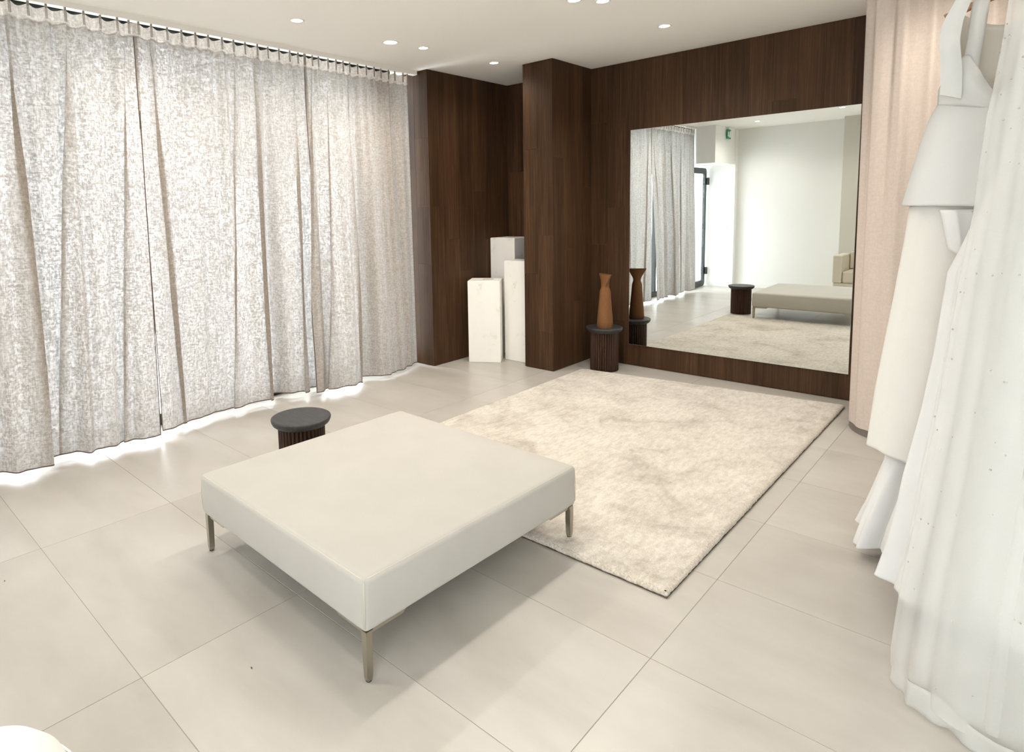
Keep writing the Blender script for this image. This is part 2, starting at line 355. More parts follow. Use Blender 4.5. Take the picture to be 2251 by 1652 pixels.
cbox('top_rail', (2.6, -6.575, 2.54), (4.15, -6.505, 2.6), M_frame, window2)
for a, c_ in ((2.66, 3.345), (3.405, 4.09)): cbox('pane', (a, -6.545, 0.08), (c_, -6.535, 2.54), M_glass, window2)
struct(cbox('pavement', (-1.5, -14, -0.25), (10, -6.62, -0.06), M_concrete))
struct(cbox('baseboard_back', (-0.788, -6.46, 0.0), (0.88, -6.446, 0.07), M_white))
wall_pier = struct(cbox('wall_pier', (0.88, -6.46, 0.0), (2.6, -6.14, H), M_greige))
wall_right = struct(cbox('wall_right', (XR, -6.62, 0.0), (XR+0.16, 0.16, H), M_white))
# glazing
GX = -1.42
window = struct(empty('window_1', (GX, -3.27, 0)))
ys = [-5.36, -4.46, -3.56, -2.65, -1.76]
cbox('window_cheek', (-1.5, -1.735, 0.0), (-1.40, -1.47, H), M_white, wall_left)
cbox('side_pane', (GX-0.005, -1.4695, 0.085), (GX+0.005, -1.2125, H-0.1), M_glass, window)
cbox('side_rail', (GX-0.03, -1.4695, 0.0), (GX+0.03, -1.2125, 0.085), M_frame, window)
for k, y in enumerate(ys): cbox('mullion', (GX-0.03, y-0.025, 0.085), (GX+0.03, y+0.025, H-0.1), M_frame, window)
cbox('bottom_rail', (GX-0.035, ys[0]-0.025, 0.0), (GX+0.035, -1.735, 0.085), M_frame, window)
cbox('top_rail', (GX-0.035, ys[0]-0.025, H-0.1), (GX+0.035, -1.735, H), M_frame, window)
for a, c_ in zip(ys, ys[1:]): cbox('pane', (GX-0.005, a+0.025, 0.085), (GX+0.005, c_-0.025, H-0.1), M_glass, window)
cbox('gap_shade_strip', (-1.27, -5.40, H-0.062), (-1.205, -1.50, H-0.001), M_frame, window)  # dark strip added only to darken the gap above the curtain heading
door = struct(empty('door_1', (-1.3, -5.9, 0)))
bm = bmesh.new()
# one rounded-corner door frame swept as a closed section
def rrect(y0, y1, z0, z1, r, n=6):
    pts = []
    for cy, cz, a0 in ((y1-r, z1-r, 0), (y0+r, z1-r, PI/2), (y0+r, z0+r, PI), (y1-r, z0+r, 1.5*PI)):
        for i in range(n+1): a = a0 + (PI/2)*i/n; pts.append((cy+r*math.cos(a), cz+r*math.sin(a)))
    return pts
outer = rrect(-6.28, -5.46, 0.005, 2.16, 0.07); inner = rrect(-6.215, -5.525, 0.11, 2.06, 0.03)
ro = []
for x in (-0.03, 0.03):
    ro.append(([bm.verts.new((x*0.7, p[0]+5.9, p[1])) for p in outer], [bm.verts.new((x*0.7, p[0]+5.9, p[1])) for p in inner]))
n = len(outer)
for i in range(n):
    j = (i+1) % n
    bm.faces.new((ro[0][0][i], ro[0][0][j], ro[0][1][j], ro[0][1][i])); bm.faces.new((ro[1][0][i], ro[1][1][i], ro[1][1][j], ro[1][0][j]))
    bm.faces.new((ro[0][0][i], ro[1][0][i], ro[1][0][j], ro[0][0][j])); bm.faces.new((ro[0][1][i], ro[0][1][j], ro[1][1][j], ro[1][1][i]))
link('door_frame', from_bm(bm), M_frame, door)
cbox('door_glass', (-1.305, -6.215, 0.11), (-1.295, -5.525, 2.06), M_glass, door)
for z in (0.22, 1.86): cbox('hinge', (-1.275, -6.31, z), (-1.235, -6.255, z+0.13), M_frame, door, 0.008)
cbox('door_handle', (-1.27, -5.53, 0.95), (-1.22, -5.50, 1.25), M_frame, door, 0.008)
# outside
terrace = struct(cbox('terrace', (-16, -14, -0.25), (-1.5, 6, -0.06), M_concrete))
def tree(x, y, h, r, label, seed):
    t_ = empty('tree', (x, y, -0.06), 0, label, 'tree', 'trees beyond the curtained window')
    rnd = random.Random(seed); bm = bmesh.new()
    tube(bm, [(0, 0, -0.03), (0.04, 0.02, h*0.3), (-0.03, 0.05, h*0.62)], [0.13, 0.10, 0.07], 8)
    for k in range(4):
        a = k*1.6+seed; tube(bm, [(0, 0.03, h*0.42), (math.cos(a)*r*0.5, math.sin(a)*r*0.5, h*0.66)], [0.06, 0.03], 6)
    link('trunk', from_bm(bm, True), M_trunk, t_)
    bm = bmesh.new()
    for k in range(420):
        d = Vector((rnd.gauss(0, 1), rnd.gauss(0, 1), rnd.gauss(0, 0.8))).normalized()*r*rnd.uniform(0.35, 1.0)
        c = Vector((d.x, d.y, h*0.68+d.z*0.8)); s = rnd.uniform(0.10, 0.24)
        n_ = Vector((rnd.gauss(0, 1), rnd.gauss(0, 1), rnd.gauss(0, 1))).normalized(); u = n_.orthogonal().normalized(); w = n_.cross(u)
        q = [c+u*s, c+w*s*0.55+n_*s*0.12, c-u*s, c-w*s*0.55+n_*s*0.12]; bm.faces.new([bm.verts.new(p) for p in q])
    lf = link('foliage', from_bm(bm), M_leaf, t_); lf['kind'] = 'stuff'
for k, (x, y, h, r, lb) in enumerate([(-6.4, -3.3, 5.2, 1.45, 'green tree outside, dimly seen through the leftmost curtain panel'), (-5.3, -0.4, 4.4, 1.2, 'green tree outside, dimly seen through the middle curtain panel'), (-6.8, 2.4, 5.0, 1.5, 'green tree outside, dimly seen through the right-hand curtain panel')]):
    tree(x, y, h, r, lb, k+1)

# ------------------------------------------------------------------ downlights
def downlight(x, y, label, watt=SPOT_W, group=None, tilt=0.0, size=0.045, cone=152):
    e = empty('downlight', (x, y, H), 0, label, 'ceiling light', group or 'recessed ceiling downlights')
    bm = bmesh.new(); lathe(bm, [(size*0.80, 0.0), (size*0.82, -0.003), (size*1.05, -0.004), (size*1.14, -0.001), (size*1.14, 0.0)], 32)
    link('trim_ring', from_bm(bm, True), M_rail, e)
    bm = bmesh.new(); lathe(bm, [(0, -0.0025), (size*0.5, -0.0028), (size*0.80, -0.0005)], 28)
    link('lens', from_bm(bm, True), M_lens, e)
    ld = bpy.data.lights.new('lamp', 'SPOT'); ld.energy = watt; ld.color = SPOT_COL; ld.spot_size = math.radians(cone); ld.spot_blend = 1.0; ld.shadow_soft_size = 0.035
    lo = bpy.data.objects.new('lamp', ld); C.objects.link(lo); lo.parent = e; lo.location = (0, 0, -0.03); lo.rotation_euler = (0, tilt, 0)
downlight(-0.55, -2.917, 'recessed round ceiling downlight nearest the window curtain and the left edge', watt=25)
downlight(-0.55, -2.071, 'glaring ceiling downlight in the row by the curtain, larger of a close pair', watt=26, size=0.062)
downlight(-0.50, -1.76, 'small ceiling downlight just right of the glaring one by the curtain', watt=26)
downlight(-0.453, -0.914, 'ceiling downlight in front of the dark wooden nook', watt=13)
downlight(0.958, -1.85, 'ceiling downlight cut by the top of the photo, left of a close pair')
downlight(1.073, -1.696, 'ceiling downlight cut by the top of the photo, right of a close pair')
downlight(1.10, -0.845, 'single ceiling downlight above the rug before the big mirror')
downlight(-0.216, -5.55, 'ceiling downlight seen only in the mirror, before the white back wall')
off = 'recessed round downlight in the ceiling above the edge of the photo'
for x, y in ((-0.55, -3.78), (1.07, -2.75), (1.07, -3.65), (2.75, -1.35), (1.07, -5.0), (3.6, -2.0), (3.6, -3.4)):
    downlight(x, y, off, group='downlights out of the picture', watt=(28 if x < 3 else 18) if x > 2.5 else SPOT_W)

# ------------------------------------------------------------------ linen curtains along the window
TX = -1.17
rail = cbox('curtain_rail', (TX-0.025, -5.42, 2.785), (TX+0.03, -1.215, H), M_rail)
tag(rail, 'long white curtain rail fixed under the ceiling along the window', 'curtain rail')
bm = bmesh.new()
for dx in (-0.004, 0.004): bm_box(bm, (-0.002, dx-0.0017, -0.075), (0.002, dx+0.0017, -0.012))
bm_box(bm, (-0.003, -0.006, -0.014), (0.003, 0.006, 0.0085))
hook_me = from_bm(bm); hook_me.materials.append(M_hook)
HEMZ = 0.040
def curtain(name, ytop, ybot, hem, hooks, label, seed, folds, zfolds=()):
    e = empty(name, (TX, (ytop[0]+ytop[1])/2, 0), 0, label, 'curtain', 'linen curtains along the window')
    ox, oy = e.location.x, e.location.y
    rnd = random.Random(seed)
    comps = [(rnd.uniform(0.07, 0.12), rnd.uniform(0, 6.28), 0.008, 0.5) for _ in range(2)] + [(rnd.uniform(0.14, 0.24), rnd.uniform(0, 6.28), 0.016, 0.9) for _ in range(2)] + [(rnd.uniform(0.3, 0.5), rnd.uniform(0, 6.28), 0.010, 1.0) for _ in range(2)]
    ztop_h = 2.772
    def hookphase(y):
        for a, b_ in zip(hooks, hooks[1:]):
            if a <= y <= b_: return (y-a)/(b_-a)
        return 0.0
    def surf(u, t):
        """u along the cloth, t 0 top .. 1 hem -> world x, y, z"""
        yt = ytop[0]+(ytop[1]-ytop[0])*u; yb = ybot[0]+(ybot[1]-ybot[0])*u
        s = t*t*(3-2*t); y = yt+(yb-yt)*t
        x = TX + (interp(hem, yb)-TX)*(0.15*t + 0.85*s)
        ph = hookphase(yt); x0 = x
        x += 0.012*math.cos(2*PI*ph)*math.exp(-4.5*t)
        for wl, p, amp, g in comps:
            w = math.sin(2*PI*(yt+0.02*math.sin(3*t+p))/wl + p)
            x += amp*w*(0.25+0.75*min(1, t*1.6))*(1-0.35*t)
        for fy, fa, fwid, lean in folds:
            d = (yt - fy - lean*t)/fwid
            x += fa*min(1, 0.25+t*1.3)*math.tanh(d*1.2)*math.exp(-d*d*0.22)*1.6
        for fy, w, lean in zfolds:                                   # cloth doubled over on itself
            d = (yt-fy-lean*t)/w; g = min(1.0, 0.15+t*2.4)*(1-0.25*max(0, t-0.8)*5)
            y -= g*w*1.75*math.tanh(2*d)*math.exp(-0.32*d*d)
            x += g*0.013*math.tanh(1.4*d)*math.exp(-0.3*d*d)
        ew = min(1.0, min(u, 1-u)*abs(ytop[1]-ytop[0])/0.10); x = x0 + (x-x0)*ew + (0.012 if seed == 5 and u < 0.5 else 0)*(1-ew)
        zt = ztop_h - 0.013*math.sin(PI*ph)
        z = zt + (HEMZ-zt)*t
        return Vector((x-ox, y-oy, z))
    nu = int(abs(ytop[1]-ytop[0])*260)
    sh = link('fabric', grid_me(lambda u, v: surf(u, 0.0285+v*0.9715), nu, 64), M_curtain, e)
    tp = 0.085/2.75
    link('heading_tape', grid_me(lambda u, v: surf(u, v*tp)+Vector((0.003, 0, 0)), nu, 4), M_heading, e)
    hb = link('hem', grid_me(lambda u, v: surf(u, 1)+Vector((0.0015 if v < 0.5 else 0.0015, 0, -0.0035+0.0075*(1-v))), nu, 2), M_hem, e)
    for uu, nm in ((0.0, 'side_hem'), (1.0, 'side_hem')):
        link(nm, grid_me(lambda u, v, uu=uu: surf(abs(uu-u*0.0035), 0.03+v*0.97)+Vector((0.002, 0, 0)), 2, 64), M_hem, e)
    for hy in hooks:
        u = (hy-ytop[0])/(ytop[1]-ytop[0])
        if 0 <= u <= 1:
            p = surf(u, 0); link('hook', hook_me, None, e, (p.x+0.007, p.y, ztop_h+0.004))
hk = [-4.439, -4.351, -4.261, -4.167, -4.06, -3.961, -3.867, -3.79]
hk1 = [-5.39, -5.31, -5.23, -5.13, -5.03, -4.93, -4.83, -4.73, -4.63, -4.535] + hk
hk2 = [-3.736, -3.648, -3.546, -3.45, -3.354, -3.261, -3.162, -3.071, -2.973, -2.876, -2.78, -2.689, -2.599, -2.511, -2.455]
hk3 = [-2.445, -2.378, -2.316, -2.226, -2.152, -2.076, -1.994, -1.91, -1.824, -1.736, -1.652, -1.566, -1.477, -1.381, -1.322]
curtain('curtain', (-5.40, -3.745), (-5.40, -3.825), [(-5.3, -1.10), (-5.1, -1.17), (-4.9, -1.12), (-4.73, -1.135), (-4.609, -1.112), (-4.5, -1.075), (-4.415, -1.168), (-4.242, -1.135), (-4.0, -1.09), (-3.82, -1.066)], hk1,
        'leftmost linen curtain panel, cut by the left edge of the photo', 3, [(-4.47, -0.030, 0.05, 0.03), (-4.2, 0.018, 0.04, -0.02), (-4.03, -0.016, 0.05, 0.0), (-3.9, 0.016, 0.035, 0.01), (-4.65, 0.02, 0.05, 0.02)], [(-4.467, 0.036, 0.027), (-3.814, 0.016, -0.156), (-4.153, 0.020, -0.188), (-4.85, 0.025, 0.02)])
curtain('curtain', (-3.772, -2.435), (-3.785, -2.40), [(-3.77, -1.150), (-3.495, -1.186), (-3.332, -1.23), (-3.1, -1.242), (-2.928, -1.179), (-2.796, -1.29), (-2.621, -1.173), (-2.457, -1.22)], hk2,
        'middle linen curtain panel behind the black-topped stool', 5, [(-3.62, -0.026, 0.035, -0.02), (-3.3, 0.016, 0.05, 0.02), (-3.05, -0.018, 0.04, 0.0), (-2.84, -0.030, 0.04, 0.0), (-2.68, 0.022, 0.035, 0.02), (-2.56, -0.02, 0.03, 0.0)], [(-3.666, 0.030, 0.066), (-3.054, 0.015, -0.158), (-2.909, 0.034, -0.01), (-2.547, 0.022, -0.086)])
curtain('curtain', (-2.452, -1.318), (-2.545, -1.30), [(-2.58, -1.062), (-2.299, -1.027), (-2.154, -1.013), (-2.006, -1.122), (-1.805, -1.043), (-1.567, -1.055), (-1.321, -1.163)], hk3,
        'right-hand linen curtain panel, ending beside the dark wooden nook', 9, [(-2.36, -0.022, 0.03, -0.03), (-2.2, 0.02, 0.03, 0.0), (-2.03, -0.03, 0.035, 0.02), (-1.82, 0.02, 0.04, 0.0), (-1.62, -0.015, 0.04, 0.0), (-1.46, 0.018, 0.03, 0.0)], [(-2.376, 0.026, -0.123), (-2.217, 0.016, -0.123), (-2.006, 0.026, -0.056)])

# ------------------------------------------------------------------ mirror
mir = empty('wall_mirror', (1.308, -0.004, 0.205), 0, 'large frameless mirror fixed to the dark wooden wall', 'mirror')
cbox('mirror_backing', (0.414, -0.0112, 0.205), (2.203, -0.0015, 2.202), M_mirroredge, mir)
cbox('mirror_glass', (0.4155, -0.0132, 0.2065), (2.2015, -0.0112, 2.2005), M_mirror, mir)

# ------------------------------------------------------------------ rug
RC = [(0.205, -3.225), (2.222, -3.228), (2.222, -0.215), (0.19, -0.485)]   # front-left, front-right, back-right, back-left
def rug_pt(u, v):
    a = Vector((*RC[0], 0)).lerp(Vector((*RC[1], 0)), u); b_ = Vector((*RC[3], 0)).lerp(Vector((*RC[2], 0)), u)
    return a.lerp(b_, v)
RT = 0.030
def rug_fn(u, v):
    # u, v include a rolled-over edge
    m = 0.012
    uu = (u-m)/(1-2*m); vv = (v-m)/(1-2*m)
    cu, cv = min(1, max(0, uu)), min(1, max(0, vv))
    p = rug_pt(cu, cv)
    ed = min(cu*2.0, (1-cu)*2.0, cv*3.0, (1-cv)*3.0)
    w = 0.0035*noise.noise(Vector((p.x*9, p.y*9, 0)))
    if cu in (0, 1): p.x += w*(1 if cu else -1) + noise.noise(p*40)*0.0045
    if cv in (0, 1): p.y += w + noise.noise(p*40)*0.0045
    h = RT*(1-0.38*math.exp(-ed/0.010))
    outside = uu < 0 or uu > 1 or vv < 0 or vv > 1
    z = 0.003 if outside else h + 0.0030*noise.noise(Vector((p.x*70, p.y*70, 1))) + 0.0013*noise.noise(Vector((p.x*160, p.y*160, 4))) + 0.001*noise.noise(Vector((p.x*6, p.y*6, 9)))
    return Vector((p.x, p.y, z))
rug = link('rug', grid_me(rug_fn, 300, 430), M_rug)
tag(rug, 'cream mottled pile rug lying in front of the big mirror', 'rug')
M_pileshade = mat('pile_side_shade', (0.50, 0.44, 0.36), 0.95, spec=0.1, sheen=0.3); nd, lk, b = nodes(M_pileshade)  # darker tan stands for the shade on the side of the pile
n1 = tex(M_pileshade, coords(M_pileshade, (120, 120, 60)), 1.0, 4, 0.7); r1 = ramp(M_pileshade, n1, [(0.3, (0.30, 0.255, 0.20)), (0.65, (0.58, 0.525, 0.45))]); lk.new(r1.outputs[0], b.inputs['Base Color'])
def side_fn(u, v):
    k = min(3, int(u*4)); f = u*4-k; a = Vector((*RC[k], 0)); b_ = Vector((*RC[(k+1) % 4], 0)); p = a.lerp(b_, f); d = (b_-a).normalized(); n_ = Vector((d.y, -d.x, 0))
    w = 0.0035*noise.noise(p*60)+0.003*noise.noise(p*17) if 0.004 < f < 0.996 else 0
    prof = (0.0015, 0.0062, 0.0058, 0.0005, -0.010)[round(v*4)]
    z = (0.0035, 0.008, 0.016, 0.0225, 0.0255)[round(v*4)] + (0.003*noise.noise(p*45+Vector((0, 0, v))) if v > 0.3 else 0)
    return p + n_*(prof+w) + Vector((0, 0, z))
link('pile_edge_shade', grid_me(side_fn, 1600, 5), M_pileshade, rug)
bm = bmesh.new()
vs = [[bm.verts.new((x + (0.006 if i in (1, 2) else -0.006), y + (0.006 if i > 1 else -0.006), z)) for i, (x, y) in enumerate(RC)] for z in (0.0004, 0.0045)]
bm.faces.new(vs[0]); bm.faces.new(vs[1])
for i in range(4): bm.faces.new((vs[0][i], vs[0][(i+1) % 4], vs[1][(i+1) % 4], vs[1][i]))
link('backing', from_bm(bm), M_backing, rug)

# ------------------------------------------------------------------ bench
bench = empty('bench', (1.135, -3.69, 0), math.radians(-1.4), 'large square cream upholstered bench on thin metal legs', 'bench')
S = 0.598; Z0, Z1 = 0.178, 0.365
bm = bmesh.new(); bm_box(bm, (-S, -S, Z0), (S, S, Z1))
top = [e_ for e_ in bm.edges if all(v_.co.z > Z1-1e-4 for v_ in e_.verts)]
vert = [e_ for e_ in bm.edges if abs(e_.verts[0].co.z-e_.verts[1].co.z) > 0.1]
bot = [e_ for e_ in bm.edges if all(v_.co.z < Z0+1e-4 for v_ in e_.verts)]
bmesh.ops.bevel(bm, geom=top+vert+bot, offset=0.022, segments=5, affect='EDGES', profile=0.5)
bmesh.ops.subdivide_edges(bm, edges=[e_ for e_ in bm.edges if e_.calc_length() > 0.5], cuts=12, use_grid_fill=True)
for v_ in bm.verts:
    x, y, z = v_.co
    k = max(0, 1-(x/S)**2)*max(0, 1-(y/S)**2)
    if z > 0.3: v_.co.z += 0.008*math.sqrt(k)
    side = max(0, 1-((z-(Z0+Z1)/2)/((Z1-Z0)/2))**2)
    f = 1+0.006*side; v_.co.x *= f; v_.co.y *= f
link('seat', from_bm(bm, True), M_bench, bench)
bm = bmesh.new(); q = S-0.0075
r_ = 0.022; loop = []
for cx, cy, a0 in ((q-r_, q-r_, 0), (-q+r_, q-r_, PI/2), (-q+r_, -q+r_, PI), (q-r_, -q+r_, 1.5*PI)):
    for i in range(6): a = a0+PI/2*i/5; loop.append((cx+r_*math.cos(a), cy+r_*math.sin(a), Z1-0.0065))
tube(bm, loop, 0.0022, 6, True)
link('piping', from_bm(bm, True), M_seam, bench)
for sx, sy in ((1, -1), (-1, -1), (1, 1), (-1, 1)):
    bm = bmesh.new(); tube(bm, [(sx*(S-0.0042), sy*(S-0.0042), Z0+0.02), (sx*(S-0.002), sy*(S-0.002), (Z0+Z1)/2), (sx*(S-0.0055), sy*(S-0.0055), Z1-0.012)], 0.0016, 6)
    link('corner_seam', from_bm(bm, True), M_seam, bench)
    # leg: slim square bar, slightly tapering, flaring into the bracket at the top
    bm = bmesh.new(); cx, cy = sx*(S-0.022), sy*(S-0.022); rings = []
    for z, hw in ((0.006, 0.0095), (0.02, 0.0115), (0.1, 0.0125), (0.15, 0.0130), (0.165, 0.0138), (0.1785, 0.0155)):
        rings.append([bm.verts.new((cx+dx*hw-sx*max(0, hw-0.013), cy+dy*hw-sy*max(0, hw-0.013), z)) for dx, dy in ((-1, -1), (1, -1), (1, 1), (-1, 1))])
    for a, b_ in zip(rings, rings[1:]):
        for i in range(4): bm.faces.new((a[i], a[(i+1) % 4], b_[(i+1) % 4], b_[i]))
    bm.faces.new(rings[0]); bm.faces.new(rings[-1])
    bmesh.ops.bevel(bm, geom=[e_ for e_ in bm.edges if abs(e_.verts[0].co.z-e_.verts[1].co.z) > 0.01], offset=0.002, segments=2, affect='EDGES')
    lg = link('leg', from_bm(bm), M_steel, bench)
    bm = bmesh.new()
    lo_ = (min(cx-sx*0.17, cx), cy-sy*0.006-0.011, 0.1625); hi_ = (max(cx-sx*0.17, cx), cy-sy*0.006+0.011, 0.1785); bm_box(bm, lo_, hi_)
    lo_ = (cx-sx*0.006-0.011, min(cy-sy*0.17, cy), 0.1627); hi_ = (cx-sx*0.006+0.011, max(cy-sy*0.17, cy), 0.1783); bm_box(bm, lo_, hi_)
    for v_ in bm.verts:
        if v_.co.z < 0.17 and (abs(v_.co.x) < abs(cx)-0.15 or abs(v_.co.y) < abs(cy)-0.15):
            v_.co.x += sx*0.02 if abs(v_.co.x) < abs(cx)-0.15 else 0; v_.co.y += sy*0.02 if abs(v_.co.y) < abs(cy)-0.15 else 0
    link('bracket', from_bm(bm), M_steel, lg)
    bm = bmesh.new(); lathe(bm, [(0, 0.0005), (0.009, 0.0005), (0.0105, 0.003), (0.0095, 0.0075), (0, 0.0075)], 16, cx, cy)
    ft = link('foot', from_bm(bm, True), M_foot, lg)
    if sy > 0:
        lg.location.z = 0.028; lg.scale.z = (0.1785-0.028)/0.1785
cbox('underframe', (1.135-0.03, -3.69-0.03, 0.13), (1.135+0.03, -3.69+0.03, 0.178), M_steel, bench, 0.004)

# ------------------------------------------------------------------ stools
def stool(x, y, label, hgt=0.405):
    e = empty('stool', (x, y, 0), 0, label, 'stool', 'dark stools with ribbed bases')
    bm = bmesh.new(); n = 36*8; r0 = 0.129
    rings = []
    for z in (0.0008, 0.006, hgt-0.05, hgt-0.038):
        ring = []
        for i in range(n):
            a = 2*PI*i/n; fl = abs(math.sin(18*a)); r = r0 - 0.0095*(1-fl)**1.5 - (0.002 if z < 0.003 else 0)
            ring.append(bm.verts.new((r*math.cos(a), r*math.sin(a), z)))
        rings.append(ring)
    for a, b_ in zip(rings, rings[1:]):
        for i in range(n): bm.faces.new((a[i], a[(i+1) % n], b_[(i+1) % n], b_[i]))
    bm.faces.new(rings[0]); bm.faces.new(rings[-1])
    link('ribbed_base', from_bm(bm), M_stool, e)
    bm = bmesh.new(); T = hgt
    lathe(bm, [(0, T-0.047), (0.128, T-0.047), (0.143, T-0.043), (0.156, T-0.033), (0.163, T-0.018), (0.165, T-0.008), (0.1635, T-0.002), (0.160, T), (0.150, T-0.0005), (0, T-0.0005)], 72)
    me = from_bm(bm, True); me.set_sharp_from_angle(angle=math.radians(50))
    link('top', me, M_stooltop, e)
    return e
stool(0.262, -3.565, 'dark round stool standing between the square bench and the window curtain', 0.39)
stool(0.317, -0.299, 'dark round stool in the corner holding the brown vase')

# ------------------------------------------------------------------ vase
VZ = 0.4047
vase = empty('vase', (0.338, -0.326, VZ), 0, 'tall brown twisted ceramic vase on the corner stool', 'vase')
LA = math.atan2(-0.45, 0.89)
prof = [  # z, half long axis, half short axis, twist, lens
    (0.000, 0.070, 0.070, 0.0, 0.0), (0.004, 0.074, 0.073, 0.0, 0.0), (0.08, 0.071, 0.069, 0.0, 0.0), (0.18, 0.063, 0.060, 0.1, 0.05), (0.27, 0.055, 0.052, 0.15, 0.1),
    (0.33, 0.052, 0.049, 0.2, 0.15), (0.352, 0.049, 0.043, 0.3, 0.3), (0.372, 0.043, 0.036, 0.5, 0.6), (0.392, 0.042, 0.037, 0.9, 0.9), (0.42, 0.053, 0.037, 1.25, 1.0), (0.455, 0.072, 0.040, 1.45, 1.0), (0.485, 0.088, 0.042, 1.55, 1.0), (0.490, 0.088, 0.042, 1.57, 1.0)]
def vase_ring(bm, z, a, b_, tw, lens, n=64, shrink=0.0):
    ring = []; base = LA + (tw-1.57)
    for i in range(n):
        t_ = 2*PI*i/n; c_, s_ = math.cos(t_), math.sin(t_)
        p = 1.0 + 0.55*lens
        x = (a-shrink)*math.copysign(abs(c_)**1.0, c_); y = (b_-shrink)*math.copysign(abs(s_)**p, s_)
        ring.append(bm.verts.new((x*math.cos(base)-y*math.sin(base), x*math.sin(base)+y*math.cos(base), z + 0.012*lens*(c_*c_)*(0 if z < 0.45 else 0.4))))
    return ring
bm = bmesh.new(); rings = [vase_ring(bm, *p) for p in prof] + [vase_ring(bm, *p[:5], shrink=0.006) for p in reversed(prof[6:])]
for a, b_ in zip(rings, rings[1:]):
    for i in range(64): bm.faces.new((a[i], a[(i+1) % 64], b_[(i+1) % 64], b_[i]))
bm.faces.new(rings[0]); bm.faces.new(rings[-1])
me = from_bm(bm, True); me.set_sharp_from_angle(angle=math.radians(48))
link('body', me, M_vase, vase)

# ------------------------------------------------------------------ plinths in the nook
def plinth(fl, ang, w, d, h, label):
    e = empty('plinth', (fl[0], fl[1], 0), ang, label, 'plinth', 'white plinths in the nook')
    link('body', box_me((0, 0, 0.0008), (w, d, h-0.004), 0.003, 2), M_plinth, e)
    link('top_plate', box_me((0.004, 0.004, h-0.004), (w-0.004, d-0.004, h), 0.001, 1), M_plinth, e)
    link('cap', box_me((w*0.42, d*0.40, h), (w*0.75, d*0.62, h+0.002), 0.0005, 1), M_seam, e)
plinth((-0.866, -0.868), math.atan2(0.167, 0.273), 0.32, 0.265, 0.817, 'shortest white plinth, standing in front in the dark nook')
plinth((-0.652, -0.556), 0.0, 0.322, 0.215, 1.004, 'middle-height white plinth half hidden by the wooden pillar')
plinth((-1.004, -0.335), 0.0, 0.318, 0.30, 1.215, 'tallest white plinth, at the back of the dark nook')

# ------------------------------------------------------------------ fitting-room curtain on the right
path = [Vector((2.318, -0.012)), Vector((2.320, -0.30)), Vector((2.325, -0.56))]
for i in range(1, 10):
    a = PI + (PI/2)*i/9; path.append(Vector((2.605+0.28*math.cos(a), -0.56+0.28*math.sin(a))))
path += [Vector((x, -0.84)) for x in (2.9, 3.3, 3.8, 4.25)]
cum = [0.0]
for a, b_ in zip(path, path[1:]): cum.append(cum[-1]+(b_-a).length)
def along(s):
    for k in range(len(path)-1):
        if s <= cum[k+1] or k == len(path)-2:
            t_ = (s-cum[k])/(cum[k+1]-cum[k]); p = path[k].lerp(path[k+1], t_); d = (path[k+1]-path[k]).normalized(); return p, Vector((d.y, -d.x)) if False else Vector((-(-d.y), -d.x))
def fit_surf(u, t, dx=0.0, zmin=0.045):
    s = u*cum[-1]; p, n_ = along(s)
    amp = 0.016*(1-t)**1.5 + 0.005
    f = amp*math.sin(2*PI*s/0.145+0.8*math.sin(s*5)) + 0.004*math.sin(2*PI*s/0.062+2*t)*(1-t)
    # outward is towards the room
    tow = -n_ if (n_.y > 0 or (abs(n_.y) < 1e-3 and n_.x > 0)) else n_
    p = p + tow*(f+dx)
    return Vector((p.x, p.y, 2.80+(zmin-2.80)*t))
fc = empty('fitting_room_curtain', (2.6, -0.6, 0), 0, 'blush beige curtain rounding the corner beside the mirror', 'curtain')
sh = link('fabric', grid_me(lambda u, v: fit_surf(u, v)-Vector((2.6, -0.6, 0)), 420, 40), M_pinkcurtain, fc)
link('top_rail', grid_me(lambda u, v: (lambda p: Vector((p.x-2.6, p.y+0.6, H-0.0005-0.02*v)))(fit_surf(u, 0)), 200, 2), M_rail, fc)
M_kick = mat('kick_strip_shade', (0.16, 0.14, 0.115), 0.6)  # dark grey floor base, with the shadow under the hem in its colour
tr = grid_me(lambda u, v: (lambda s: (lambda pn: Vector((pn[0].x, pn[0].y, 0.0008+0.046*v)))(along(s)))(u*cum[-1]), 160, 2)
struct(link('trim_2', tr, M_kick))

